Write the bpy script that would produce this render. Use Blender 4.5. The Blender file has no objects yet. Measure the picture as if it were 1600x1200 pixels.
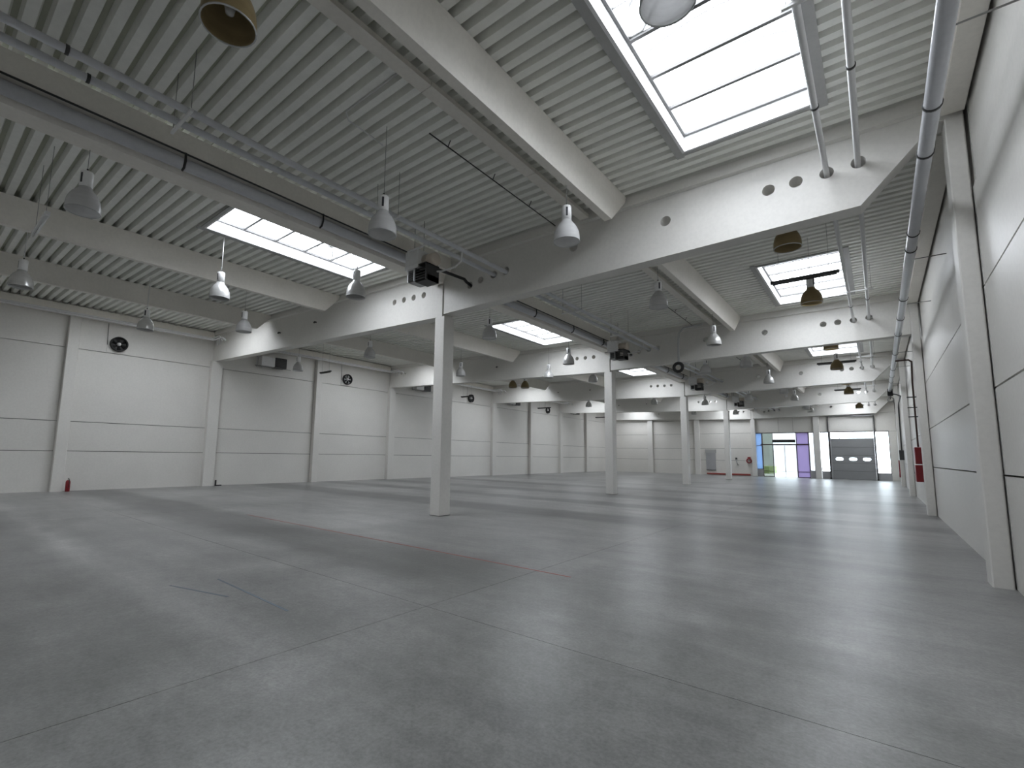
import bpy, bmesh, math, random
from mathutils import Vector, Matrix
random.seed(7)
sc = bpy.context.scene
COL = sc.collection

# ------------------------------------------------------------------ camera
F_PX, YAW, PITCH, ROLL = 749.584, 0.684385, 0.117462, 0.0150728
CX, CY = 759.206, 622.763
cd = bpy.data.cameras.new('camera'); cam = bpy.data.objects.new('camera', cd); COL.objects.link(cam)
cd.sensor_width = 36.0; cd.lens = F_PX / 1600 * 36.0
cd.shift_x = (800 - CX) / 1600; cd.shift_y = (CY - 600) / 1600
cd.clip_start = 0.05; cd.clip_end = 500
fw = Vector((-math.sin(YAW) * math.cos(PITCH), math.cos(YAW) * math.cos(PITCH), math.sin(PITCH)))
r0 = Vector((math.cos(YAW), math.sin(YAW), 0)); u0 = r0.cross(fw)
R = r0 * math.cos(ROLL) + u0 * math.sin(ROLL); U = -r0 * math.sin(ROLL) + u0 * math.cos(ROLL)
m = Matrix((R, U, -fw)).transposed().to_4x4(); m.translation = (0, 0, 1.8)
cam.matrix_world = m
sc.camera = cam

# ------------------------------------------------------------------ world, exposure
SKY = 5.0
GLOW = 7.0          # opal rooflight vaults lit by the sky above
w = bpy.data.worlds.new('overcast_sky'); sc.world = w; w.use_nodes = True
bg = w.node_tree.nodes['Background']; bg.inputs[0].default_value = (0.86, 0.93, 1.0, 1); bg.inputs[1].default_value = SKY
vs = sc.view_settings
vs.view_transform = 'Standard'; vs.look = 'None'; vs.gamma = 1.0; vs.use_curve_mapping = False
vs.exposure = 0.55
sc.cycles.use_denoising = True
sc.cycles.max_bounces = 8; sc.cycles.diffuse_bounces = 5; sc.cycles.glossy_bounces = 3
sc.cycles.use_adaptive_sampling = True; sc.cycles.adaptive_threshold = .03
sc.cycles.transparent_max_bounces = 12
sc.cycles.sample_clamp_indirect = 6.0
sc.cycles.caustics_reflective = False; sc.cycles.caustics_refractive = False

# ------------------------------------------------------------------ helpers
def tag(o, label=None, cat=None, group=None, kind=None):
    if label: o['label'] = label
    if cat: o['category'] = cat
    if group: o['group'] = group
    if kind: o['kind'] = kind
    return o

def empty(name, loc, label=None, cat=None, group=None, kind=None):
    o = bpy.data.objects.new(name, None); COL.objects.link(o); o.location = loc
    o.empty_display_size = 0.1
    return tag(o, label, cat, group, kind)

def wloc(o):
    v = Vector((0, 0, 0))
    while o is not None:
        v += o.location; o = o.parent
    return v

class MB:
    def __init__(s): s.v = []; s.f = []; s.sm = []
    def add(s, vs_, fs, smooth=False):
        n = len(s.v); s.v += [tuple(p) for p in vs_]
        for f in fs: s.f.append(tuple(i + n for i in f)); s.sm.append(smooth)
        return s
    def box(s, x0, x1, y0, y1, z0, z1):
        return s.add([(x0,y0,z0),(x1,y0,z0),(x1,y1,z0),(x0,y1,z0),(x0,y0,z1),(x1,y0,z1),(x1,y1,z1),(x0,y1,z1)],
                     [(3,2,1,0),(4,5,6,7),(0,1,5,4),(1,2,6,5),(2,3,7,6),(3,0,4,7)])
    def cbox(s, x0, x1, y0, y1, z0, z1, c):
        # vertical-edge chamfered post
        a = [(x0+c,y0),(x1-c,y0),(x1,y0+c),(x1,y1-c),(x1-c,y1),(x0+c,y1),(x0,y1-c),(x0,y0+c)]
        return s.prism([(p[0],p[1]) for p in a], 'z', z0, z1)
    def prism(s, poly, axis, a, b):
        n = len(poly)
        def P(p, t):
            if axis == 'z': return (p[0], p[1], t)
            if axis == 'y': return (p[0], t, p[1])
            return (t, p[0], p[1])
        vv = [P(p, a) for p in poly] + [P(p, b) for p in poly]
        fs = [tuple(range(n)), tuple(range(2*n-1, n-1, -1))] + [(i, i+n, (i+1) % n + n, (i+1) % n) for i in range(n)]
        return s.add(vv, fs)
    def loft(s, rings, cap=True, smooth=False):
        n = len(rings[0]); vv = [p for r in rings for p in r]; fs = []
        for k in range(len(rings)-1):
            for i in range(n):
                j = (i+1) % n
                fs.append((k*n+i, k*n+j, (k+1)*n+j, (k+1)*n+i))
        b = len(s.v)
        s.add(vv, fs, smooth)
        if cap:
            s.f.append(tuple(b+i for i in reversed(range(n)))); s.sm.append(False)
            s.f.append(tuple(b+(len(rings)-1)*n+i for i in range(n))); s.sm.append(False)
        return s
    def tube(s, pts, r, n=10, cap=True):
        pts = [Vector(p) for p in pts]; rings = []
        up = None
        for k, p in enumerate(pts):
            if k == 0: t = pts[1]-pts[0]
            elif k == len(pts)-1: t = pts[-1]-pts[-2]
            else: t = (pts[k+1]-p).normalized() + (p-pts[k-1]).normalized()
            t.normalize()
            if up is None: up = Vector((0,0,1)) if abs(t.z) < .9 else Vector((1,0,0))
            a = t.cross(up).normalized(); b = a.cross(t).normalized(); up = b
            rr = r[k] if isinstance(r, (list, tuple)) else r
            rings.append([p + (a*math.cos(q)+b*math.sin(q))*rr for q in [2*math.pi*i/n for i in range(n)]])
        return s.loft(rings, cap, True)
    def lathe(s, prof, c=(0,0,0), n=20, cap=False, axis='z'):
        rings = []
        for r, z in prof:
            ring = []
            for i in range(n):
                q = 2*math.pi*i/n; a, b = r*math.cos(q), r*math.sin(q)
                ring.append((c[0]+a, c[1]+b, c[2]+z) if axis == 'z' else ((c[0]+z, c[1]+a, c[2]+b) if axis == 'x' else (c[0]+a, c[1]+z, c[2]-b)))
            rings.append(ring)
        return s.loft(rings, cap, True)
    def build(s, name, mat, parent=None, base=None, recalc=True, bevel=0):
        if parent is not None: off = wloc(parent); loc = (0,0,0)
        else:
            if base is None:
                xs, ys, zs = zip(*s.v); base = ((min(xs)+max(xs))/2, (min(ys)+max(ys))/2, min(zs))
            off = Vector(base); loc = base
        me = bpy.data.meshes.new(name)
        me.from_pydata([(p[0]-off[0], p[1]-off[1], p[2]-off[2]) for p in s.v], [], s.f)
        me.polygons.foreach_set('use_smooth', s.sm)
        if recalc or bevel:
            bm = bmesh.new(); bm.from_mesh(me)
            if recalc: bmesh.ops.recalc_face_normals(bm, faces=bm.faces)
            if bevel: bmesh.ops.bevel(bm, geom=[e for e in bm.edges if e.calc_face_angle(0) > .5], offset=bevel, segments=1, affect='EDGES')
            bm.to_mesh(me); bm.free()
        me.materials.append(mat)
        o = bpy.data.objects.new(name, me); COL.objects.link(o); o.location = loc
        o.parent = parent
        return o

def copy_tree(o, loc=None, parent=None):
    c = o.copy(); COL.objects.link(c); c.parent = parent
    if loc is not None: c.location = loc
    for ch in list(o.children): copy_tree(ch, None, c)
    return c

def plate(outer, holes, y0, y1):
    """upright plate in the XZ plane with round holes (x, z, r), thickness y0..y1 -> MB"""
    cu = bpy.data.curves.new('tmp', 'CURVE'); cu.dimensions = '2D'; cu.fill_mode = 'BOTH'; cu.extrude = (y1-y0)/2
    def sp(pts):
        q = cu.splines.new('POLY'); q.points.add(len(pts)-1); q.use_cyclic_u = True
        for i, p in enumerate(pts): q.points[i].co = (p[0], p[1], 0, 1)
    sp(outer)
    for x, z, r in holes: sp([(x+r*math.cos(2*math.pi*i/20), z+r*math.sin(2*math.pi*i/20)) for i in range(20)])
    ob = bpy.data.objects.new('tmp', cu); me = ob.to_mesh()
    b = MB(); yc = (y0+y1)/2
    b.add([(v.co.x, yc - v.co.z, v.co.y) for v in me.vertices], [tuple(p.vertices) for p in me.polygons])
    ob.to_mesh_clear(); bpy.data.objects.remove(ob); bpy.data.curves.remove(cu)
    return b

ORD = ['first','second','third','fourth','fifth','sixth','seventh','eighth','ninth','tenth','eleventh','twelfth']

# ------------------------------------------------------------------ materials
MATS = {}
def nt(name):
    m_ = bpy.data.materials.new(name); m_.use_nodes = True
    t = m_.node_tree; p = t.nodes['Principled BSDF']; MATS[name] = m_
    return m_, t, p
def L(t, a, b): t.links.new(a, b)
def node(t, typ, **kw):
    n = t.nodes.new(typ)
    for k, v in kw.items(): setattr(n, k, v)
    return n
def pos(t, scale=(1,1,1)):
    g = node(t, 'ShaderNodeNewGeometry'); mp = node(t, 'ShaderNodeMapping'); mp.inputs['Scale'].default_value = scale
    L(t, g.outputs['Position'], mp.inputs['Vector']); return mp.outputs['Vector']
def noise(t, vec, scale, detail=4, rough=.55, dist=0):
    n = node(t, 'ShaderNodeTexNoise'); n.inputs['Scale'].default_value = scale; n.inputs['Detail'].default_value = detail
    n.inputs['Roughness'].default_value = rough; n.inputs['Distortion'].default_value = dist
    L(t, vec, n.inputs['Vector']); return n.outputs['Fac']
def ramp(t, fac, stops, interp='LINEAR'):
    r = node(t, 'ShaderNodeValToRGB'); e = r.color_ramp.elements; r.color_ramp.interpolation = interp
    e[0].position, e[0].color = stops[0][0], (*stops[0][1], 1); e[1].position, e[1].color = stops[-1][0], (*stops[-1][1], 1)
    for p_, c in stops[1:-1]: q = e.new(p_); q.color = (*c, 1)
    if fac is not None: L(t, fac, r.inputs['Fac'])
    return r.outputs['Color']
def mix(t, fac, a, b, mode='MIX'):
    x = node(t, 'ShaderNodeMix', data_type='RGBA', blend_type=mode)
    for sock, v in ((x.inputs['Factor'], fac), (x.inputs[6], a), (x.inputs[7], b)):
        if isinstance(v, (int, float)): sock.default_value = v
        elif isinstance(v, tuple): sock.default_value = (*v, 1)
        else: L(t, v, sock)
    return x.outputs[2]
def math_(t, op, a, b=None, c=None, clamp=False):
    x = node(t, 'ShaderNodeMath', operation=op, use_clamp=clamp)
    for i, v in enumerate((a, b, c)):
        if v is None: continue
        if isinstance(v, (int, float)): x.inputs[i].default_value = v
        else: L(t, v, x.inputs[i])
    return x.outputs[0]
def bump(t, p, h, strength=.2, dist=.01):
    b = node(t, 'ShaderNodeBump'); b.inputs['Strength'].default_value = strength; b.inputs['Distance'].default_value = dist
    L(t, h, b.inputs['Height']); L(t, b.outputs['Normal'], p.inputs['Normal'])

def painted(name, col, rough=.5, var=.05, scale=.6, bmp=.08, metallic=0, grain=14):
    m_, t, p = nt(name)
    v = pos(t); n1 = noise(t, v, scale, 5, .6); n2 = noise(t, v, grain, 4, .6)
    lo = tuple(c*(1-var) for c in col); hi = tuple(min(1, c*(1+var)) for c in col)
    c1 = ramp(t, n1, [(.3, lo), (.7, hi)])
    c2 = mix(t, .06, c1, ramp(t, n2, [(.35, (.25,.25,.24)), (.6, (1,1,1))]), 'MULTIPLY')
    L(t, c2, p.inputs['Base Color']); p.inputs['Roughness'].default_value = rough; p.inputs['Metallic'].default_value = metallic
    if bmp: bump(t, p, n2, bmp, .004)
    return m_
def plain(name, col, rough=.5, metallic=0, emit=None):
    m_, t, p = nt(name)
    n1 = noise(t, pos(t), 9, 3); c1 = ramp(t, n1, [(.3, tuple(c*.93 for c in col)), (.7, col)])
    L(t, c1, p.inputs['Base Color']); p.inputs['Roughness'].default_value = rough; p.inputs['Metallic'].default_value = metallic
    if emit: p.inputs['Emission Color'].default_value = (*emit[0], 1); p.inputs['Emission Strength'].default_value = emit[1]
    return m_

M_WALL = painted('white_wall_paint', (.73,.715,.68), .42, .04, .35)
M_WALLR = painted('white_wall_paint_satin', (.72,.705,.67), .42, .03, .3, .04)
M_FAR = painted('cream_wall_paint', (.71,.69,.65), .5, .04, .35)
M_CONC = painted('white_painted_concrete', (.73,.715,.68), .5, .035, .5)
M_PURL = painted('offwhite_painted_concrete', (.82,.79,.73), .55, .05, .8)
M_JOINT = plain('dark_joint_sealant', (.10,.10,.095), .8)
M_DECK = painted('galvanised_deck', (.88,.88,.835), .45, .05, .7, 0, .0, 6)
M_DECKU = painted('olive_deck_crown', (.50,.51,.42), .7, .06, .9, 0, 0, 8)  # recessed upper flanges, a darker olive than the lower ones
M_ROOF = plain('leak_blocking_slab', (.30,.30,.29), .9)
M_TRIM = painted('grey_steel_trim', (.42,.42,.41), .5, .05, 1.5, 0)
M_CURB = plain('white_curb_lining', (.82,.82,.82), .5)
M_MULL = plain('grey_aluminium_bar', (.13,.13,.13), .5, 0)
M_OPAL, t_, p_ = nt('opal_polycarbonate')
p_.inputs['Base Color'].default_value = (.9,.92,.95,1); p_.inputs['Roughness'].default_value = .6
p_.inputs['Emission Color'].default_value = (.93,.96,1,1); p_.inputs['Emission Strength'].default_value = GLOW
_n = noise(t_, pos(t_), .8, 3); L(t_, ramp(t_, _n, [(.3,(.88,.93,1.0)),(.7,(.92,.955,1.0))]), p_.inputs['Emission Color'])
M_RIB = plain('translucent_white_rib', (.62,.62,.62), .5)
M_PIPE = painted('pale_grey_pipe_coating', (.60,.61,.64), .32, .04, 2, 0)
M_PIPEW = painted('white_pipe_paint', (.72,.72,.72), .35, .03, 2, 0)
M_DUCT = painted('grey_pvc_pipe', (.56,.57,.60), .3, .05, 1.2, 0)
M_CHROME = plain('bright_steel_pipe', (.93,.93,.94), .16, 0)
M_BLACK = plain('black_rubber', (.02,.02,.02), .5)
M_DARK = plain('dark_grey_steel', (.06,.06,.06), .45, .3)
M_BROWN = plain('brown_primer_pipe', (.13,.08,.07), .5)
M_RED = plain('red_enamel', (.24,.012,.018), .35)
M_REDP = plain('red_floor_paint', (.33,.07,.06), .5)
M_WHITEB = plain('white_enamel', (.78,.78,.78), .35)
M_BALLAST = plain('white_ballast_enamel', (.92,.92,.92), .3)
M_BEIGE = plain('beige_enamel', (.62,.55,.47), .45)
M_DOOR = painted('grey_door_enamel', (.29,.295,.30), .4, .03, 1, 0)
M_WIRE = plain('steel_wire', (.30,.30,.29), .4, .5)
M_FRAME = plain('dark_red_brown_frame', (.055,.03,.03), .4)
M_GREYP = painted('grey_sill_panel', (.38,.38,.39), .5, .05, 2, 0)
M_GREYD = plain('dark_grey_gasket', (.16,.16,.17), .6)
M_GALV = plain('galvanised_steel', (.55,.56,.56), .4, .5)
M_GRASS = plain('grass', (.24,.30,.13), .9)
M_PAVE = plain('pale_paving', (.48,.47,.46), .8)
M_FACADE = plain('pale_facade_outside', (.45,.46,.47), .7)
M_TUBE = plain('tube_glass_and_fan_daylight', (.75,.76,.76), .25)
M_PRINT = plain('black_print', (.05,.05,.06), .6)

def shade_mat(name, col, met, rough, trans):
    m_, t, p = nt(name)
    n1 = noise(t, pos(t, (1,1,6)), 3, 3); L(t, ramp(t, n1, [(.3, tuple(c*.85 for c in col)), (.7, col)]), p.inputs['Base Color'])
    p.inputs['Metallic'].default_value = met; p.inputs['Roughness'].default_value = rough
    p.inputs['Transmission Weight'].default_value = trans; p.inputs['IOR'].default_value = 1.15
    return m_
M_SHADE = shade_mat('brushed_aluminium_shade', (.72,.72,.71), .35, .25, 0)
M_CLEAR = shade_mat('prismatic_acrylic_shade', (.80,.80,.80), .0, .14, 0)
_t = M_CLEAR.node_tree; _p = _t.nodes['Principled BSDF']; _o = _t.nodes['Material Output']
_tr = node(_t, 'ShaderNodeBsdfTransparent'); _tl = node(_t, 'ShaderNodeBsdfTranslucent'); _tl.inputs['Color'].default_value = (.8,.8,.8,1)
_m1 = node(_t, 'ShaderNodeMixShader'); _m1.inputs[0].default_value = .35; _m2 = node(_t, 'ShaderNodeMixShader'); _m2.inputs[0].default_value = .08
L(_t, _p.outputs[0], _m1.inputs[1]); L(_t, _tl.outputs[0], _m1.inputs[2]); L(_t, _m1.outputs[0], _m2.inputs[1]); L(_t, _tr.outputs[0], _m2.inputs[2]); L(_t, _m2.outputs[0], _o.inputs['Surface'])
M_AMBER = shade_mat('yellowed_acrylic_shade', (.36,.28,.15), .0, .3, .25)

def glass(name, col, alpha, film=None):
    m_, t, p = nt(name); out = t.nodes['Material Output']
    tr = node(t, 'ShaderNodeBsdfTransparent'); gl = node(t, 'ShaderNodeBsdfGlossy'); gl.inputs['Roughness'].default_value = .02
    n1 = noise(t, pos(t), 1.5, 2); c = ramp(t, n1, [(.3, tuple(x*.96 for x in col)), (.7, col)]); L(t, c, tr.inputs['Color'])
    mx = node(t, 'ShaderNodeMixShader'); mx.inputs[0].default_value = alpha
    src = tr.outputs[0]
    if film:
        tl = node(t, 'ShaderNodeBsdfTranslucent'); tl.inputs['Color'].default_value = (*film, 1)
        m2 = node(t, 'ShaderNodeMixShader'); m2.inputs[0].default_value = .6
        L(t, tr.outputs[0], m2.inputs[1]); L(t, tl.outputs[0], m2.inputs[2]); src = m2.outputs[0]
    L(t, src, mx.inputs[1]); L(t, gl.outputs[0], mx.inputs[2]); L(t, mx.outputs[0], out.inputs['Surface'])
    return m_
M_GLASS = glass('clear_glass', (.92,.95,.96), .06)
M_BLUE = glass('blue_tinted_glass', (.34,.46,.64), .06, (.26,.33,.43))
M_LILAC = glass('lilac_tinted_glass', (.22,.185,.30), .08, (.38,.345,.45))
M_SMOKE = glass('grey_tinted_glass', (.42,.45,.42), .08)

# floor
M_FLOOR, t, p = nt('power_floated_concrete')
v = pos(t)
big = noise(t, v, .22, 6, .62, .4); mid = noise(t, v, 1.1, 6, .65); fine = noise(t, v, 9, 6, .7); speck = noise(t, v, 34, 5, .7)
sweep = noise(t, pos(t, (.25, 1.2, 1)), 1.3, 5, .65)
base = ramp(t, big, [(.28,(.165,.165,.161)), (.5,(.228,.228,.222)), (.72,(.295,.295,.288))])
base = mix(t, .55, base, ramp(t, mid, [(.3,(.62,.62,.62)),(.7,(1.3,1.3,1.29))]), 'MULTIPLY')
base = mix(t, .35, base, ramp(t, fine, [(.3,(.6,.6,.6)),(.7,(1.3,1.3,1.3))]), 'MULTIPLY')
base = mix(t, .30, base, ramp(t, sweep, [(.36,(.6,.6,.61)),(.64,(1.3,1.3,1.29))]), 'MULTIPLY')
base = mix(t, .5, base, ramp(t, speck, [(.35,(.7,.7,.7)),(.65,(1.25,1.25,1.25))]), 'MULTIPLY')
sep = node(t, 'ShaderNodeSeparateXYZ'); g = node(t, 'ShaderNodeNewGeometry'); L(t, g.outputs['Position'], sep.inputs[0])
wob = math_(t, 'MULTIPLY', math_(t, 'SUBTRACT', noise(t, pos(t, (.35,.35,1)), 1.0, 5, .65), .5), 1.1)
yy = math_(t, 'ADD', sep.outputs['Y'], wob)
yn = math_(t, 'DIVIDE', yy, 64.0)
# worn lanes where racks stood, running across the hall
lanes = [(0,.95),(1.9,.82),(2.2,1.35),(2.7,1.0),(4.7,1.12),(5.15,.68),(6.40,.62),(6.75,1.08),(8.0,1.12),(8.7,1.18),(12.3,1.06),(12.8,.60),(14.2,.62),(14.7,1.12),(16.8,1.1),(17.2,.62),(18.2,.62),(18.6,1.12),(20.6,1.08),(21.1,.6),(22.4,.6),(22.9,1.12),(26.0,1.08),(26.5,.64),(27.7,.64),(28.2,1.1),(31.5,1.08),(32.2,.8),(33.2,1.1),(38,1.05),(39,.82),(40,1.08)]
lc = ramp(t, yn, [(y/64.0, (k,k,k)) for y, k in lanes])
xf_ = math_(t, 'DIVIDE', math_(t, 'SUBTRACT', -1.8, sep.outputs['X']), 4.0, clamp=True)
yf_ = math_(t, 'DIVIDE', math_(t, 'SUBTRACT', sep.outputs['Y'], 9.0), 8.0, clamp=True)
lf = math_(t, 'MULTIPLY', math_(t, 'MAXIMUM', xf_, yf_), .95)
base = mix(t, lf, base, lc, 'MULTIPLY')
L(t, base, p.inputs['Base Color'])
rg = ramp(t, mid, [(.2,(.29,.29,.29)),(.8,(.36,.36,.36))]); L(t, rg, p.inputs['Roughness'])
p.inputs['Specular IOR Level'].default_value = .18
bump(t, p, fine, .04, .004)

# ------------------------------------------------------------------ layout (metres)
XL, XR, YB, YF = -27.3, 1.417, -13.6, 58.4
AX = {k: 10.525 + 12*k for k in range(-2, 5)}       # girder lines
ZR = 7.83
def zdeck(x): return ZR if x > -10.3 else 7.62 + (-10.47 - x) * .031

# ---- floor: cast slabs with sawn joints
fl = MB().box(XL-.3, XR+.3, YB-.3, YF+.3, -.30, -.06).build('floor', M_JOINT)
tag(fl, 'grey power floated concrete floor of the empty hall', kind='structure')
xs = [XL-.2] + [-16.3, -4.3] + [XR+.2]
ys = [YB-.2] + [4.2+12*i for i in range(-1, 5)] + [YF+.2]
for i in range(len(xs)-1):
    for j in range(len(ys)-1):
        g_ = .0035
        MB().box(xs[i]+g_, xs[i+1]-g_, ys[j]+g_, ys[j+1]-g_, -.08, 0).build('floor_slab', M_FLOOR, fl)

# ---- walls: precast panels on a dark backing
def wall(name, bx, mat_back, label):
    return tag(MB().box(*bx).build(name, mat_back), label, kind='structure')
wl = wall('wall_left', (XL-.35, XL-.13, YB-.3, YF+.3, 0, 8.6), M_JOINT, 'long left wall of wide white precast panels')
yl = [YB] + [10.525+6*k for k in range(-3, 8)] + [YF]
for a, b in zip(yl[:-1], yl[1:]):
    rows = [0, 1.71, 3.0, 6.23, 8.35]
    for z0, z1 in zip(rows[:-1], rows[1:]):
        MB().box(XL-.14, XL+random.uniform(-.004,.004), a+.008, b-.008, z0+(.012 if z0 else 0), z1-.012).build('wall_panel', M_WALL, wl)
wr = wall('wall_right', (XR+.13, XR+.35, YB-.3, YF+.3, 0, 8.6), M_JOINT, 'long right wall of white satin precast panels')
yr = [YB] + [AX[k]-.265 for k in range(-1, 4)] + [YF]
for a, b in zip(yr[:-1], yr[1:]):
    rows = [0, 1.62, 2.92, 4.5, 6.12, 8.35]
    for z0, z1 in zip(rows[:-1], rows[1:]):
        x0 = XR + (.03 if z1 > 7 else 0)
        MB().box(x0, XR+.14, a+.018, b-.018, z0+(.014 if z0 else 0), z1-.014).build('wall_panel', M_WALLR, wr)
wf = wall('wall_far', (XL-.3, -10.25, YF+.13, YF+.35, 0, 8.6), M_JOINT, 'far end wall of cream panels left of the glazing')
MB().box(-10.25, XR+.3, YF+.13, YF+.35, 4.62, 8.6).build('wall_backing', M_JOINT, wf)
xf = [XL, -21.5, -16.1, -10.25]
for a, b in zip(xf[:-1], xf[1:]):
    rows = [0, 1.63, 2.95, 4.6, 6.15, 8.35]
    for z0, z1 in zip(rows[:-1], rows[1:]):
        MB().box(a+.01, b-.01, YF, YF+.14, z0+(.012 if z0 else 0), z1-.012).build('wall_panel', M_FAR, wf)
for a, b in ((-10.25,-8.0),(-8.0,-6.7),(-6.7,-4.72),(-4.72,-3.75),(-3.75,-.25),(-.25,XR)):
    MB().box(a+.01, b-.01, YF, YF+.14, 4.62, 6.35).build('wall_panel', M_FAR, wf)
    MB().box(a+.01, b-.01, YF, YF+.14, 6.37, 8.35).build('wall_panel', M_FAR, wf)
wb = wall('wall_back', (XL-.3, XR+.3, YB-.35, YB-.13, 0, 8.6), M_JOINT, 'end wall of the hall behind the viewer')
for a in range(5):
    x0 = XL + a*(XR-XL)/5; x1 = XL + (a+1)*(XR-XL)/5
    for z0, z1 in zip([0,1.7,3.0,6.2], [1.7,3.0,6.2,8.35]):
        MB().box(x0+.01, x1-.01, YB-.14, YB, z0+.01, z1-.01).build('wall_panel', M_FAR, wb)

# ---- rooflights and ribbed deck
SKY_R = (-2.60, -.48); SKY_L = (-13.40, -11.30); SKY_W = (-23.75, -21.65)
def sky_y(k): return (4.65 + 12*k, 9.25 + 12*k)
def rects(x0, x1, y0, y1, hole):
    if not hole: return [(x0, x1, y0, y1)]
    a, b, c, d = hole
    return [(x0, a, y0, y1), (b, x1, y0, y1), (a, b, y0, c), (a, b, d, y1)]
PITCH_R = .27
def sheet(mb, x0, x1, y0, y1):
    prof = []
    k = math.floor(y0 / PITCH_R)
    while k*PITCH_R < y1 + PITCH_R:
        for dy, dz in ((0,0),(.135,0),(.167,.15),(.238,.15)):
            prof.append((k*PITCH_R+dy, dz))
        k += 1
    def zat(y):
        for (a, za), (b, zb) in zip(prof[:-1], prof[1:]):
            if a <= y <= b: return za + (zb-za)*(y-a)/(b-a)
        return 0
    pts = [(y0, zat(y0))] + [q for q in prof if y0 < q[0] < y1] + [(y1, zat(y1))]
    vv = []; fs = []
    for y, z in pts: vv += [(x0, y, zdeck(x0)+z), (x1, y, zdeck(x1)+z)]
    for i in range(len(pts)-1): fs.append((2*i, 2*i+2, 2*i+3, 2*i+1))
    mb.add(vv, fs)
ce = MB()
STRIPS = [(-4.43, XR+.1), (-10.3+.001, -4.43), (-15.85, -10.3-.001), (-21.2, -15.85), (XL-.1, -21.2)]
for k in range(-1, 5):
    y0, y1 = AX[k-1], AX[k]
    for x0, x1 in STRIPS:
        h = None
        for s_ in (SKY_R, SKY_L, SKY_W):
            if x0 < s_[0] and s_[1] < x1: h = (s_[0]-.03, s_[1]+.03, sky_y(k)[0]-.03, sky_y(k)[1]+.03)
        for (a, b, c, d) in rects(x0, x1, y0, y1, h):
            ce.prism([(a, zdeck(a)+.165), (b, zdeck(b)+.165), (b, zdeck(b)+.25), (a, zdeck(a)+.25)], 'y', c, d)  # unseen slab added above the deck to block sky light leaks
ceil = tag(ce.build('ceiling', M_ROOF, base=(-13, 22, 7.9)), 'flat hall roof of ribbed light grey steel deck', kind='structure')
for k in range(-1, 5):
    y0, y1 = AX[k-1], AX[k]
    for x0, x1 in STRIPS:
        h = None
        for s_ in (SKY_R, SKY_L, SKY_W):
            if x0 < s_[0] and s_[1] < x1: h = (s_[0]-.03, s_[1]+.03, sky_y(k)[0]-.03, sky_y(k)[1]+.03)
        b_ = MB()
        for q in rects(x0, x1, y0, y1, h): sheet(b_, *q)
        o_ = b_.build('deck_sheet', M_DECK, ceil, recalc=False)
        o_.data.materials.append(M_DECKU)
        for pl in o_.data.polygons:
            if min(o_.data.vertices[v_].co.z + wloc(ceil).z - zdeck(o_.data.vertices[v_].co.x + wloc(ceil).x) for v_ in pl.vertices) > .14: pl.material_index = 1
    # sheet laps and steel straps across the deck near the rooflights
nwin = 0
def rooflight(x0, x1, y0, y1, side, k):
    global nwin; nwin += 1
    zc = zdeck((x0+x1)/2)
    e = empty('window_%d' % nwin, ((x0+x1)/2, (y0+y1)/2, zc), 'arched opal rooflight in the %s aisle roof, %s bay from the viewer' % (side, ORD[k+1] if k >= 0 else 'rear'), kind='structure')
    zt = zc + .30
    t_ = .05
    MB().box(x0-t_, x0, y0-t_, y1+t_, zc-.03, zt).box(x1, x1+t_, y0-t_, y1+t_, zc-.03, zt).box(x0, x1, y0-t_, y0, zc-.03, zt).box(x0, x1, y1, y1+t_, zc-.03, zt).build('curb', M_CURB, e)
    for q in ((x0-.19, x0-.05, y0-.19, y1+.19), (x1+.05, x1+.19, y0-.19, y1+.19), (x0-.05, x1+.05, y0-.12, y0-.05), (x0-.05, x1+.05, y1+.05, y1+.12)):
        MB().box(*q, zc-.035, zc+.0).build('trim_strip', M_TRIM, e)
    # inner frame on top of the curb
    for q in ((x0, x0+.05, y0, y1), (x1-.05, x1, y0, y1)): MB().box(*q, zt-.03, zt+.03).build('frame_rail', M_MULL, e)
    n = 5
    for i in range(n+1):
        y = y0 + .025 + (y1-y0-.05)*i/n
        MB().box(x0+.05, x1-.05, y-.032, y+.032, zt-.03, zt+.02).build('glazing_bar', M_MULL, e)
    # barrel vault
    arc = [(x0-.02 + (x1-x0+.04)*i/12, zt+.03 + .26*math.sin(math.pi*i/12)**.8) for i in range(13)]
    va = MB(); vv = []; fs = []
    for x, zz in arc: vv += [(x, y0-.02, zz), (x, y1+.02, zz)]
    for i in range(12): fs.append((2*i, 2*i+1, 2*i+3, 2*i+2))
    va.add(vv, fs, True)
    for yy_ in (y0-.02, y1+.02):
        va.add([(x, yy_, zz) for x, zz in arc], [tuple(range(13))])
    va.build('vault_pane', M_OPAL, e)
    for i in range(n):
        y = y0 + (y1-y0)*(i+.5)/n
        MB().tube([(x, y, zz-.03) for x, zz in arc[1:-1]], .016, 6).build('vault_rib', M_RIB, e)
    return e
RL = []
for k in range(-1, 5):
    RL.append(rooflight(*SKY_R, *sky_y(k), 'right', k))
    RL.append(rooflight(*SKY_L, *sky_y(k), 'left', k))
    RL.append(rooflight(*SKY_W, *sky_y(k), 'outer left', k))

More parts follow.
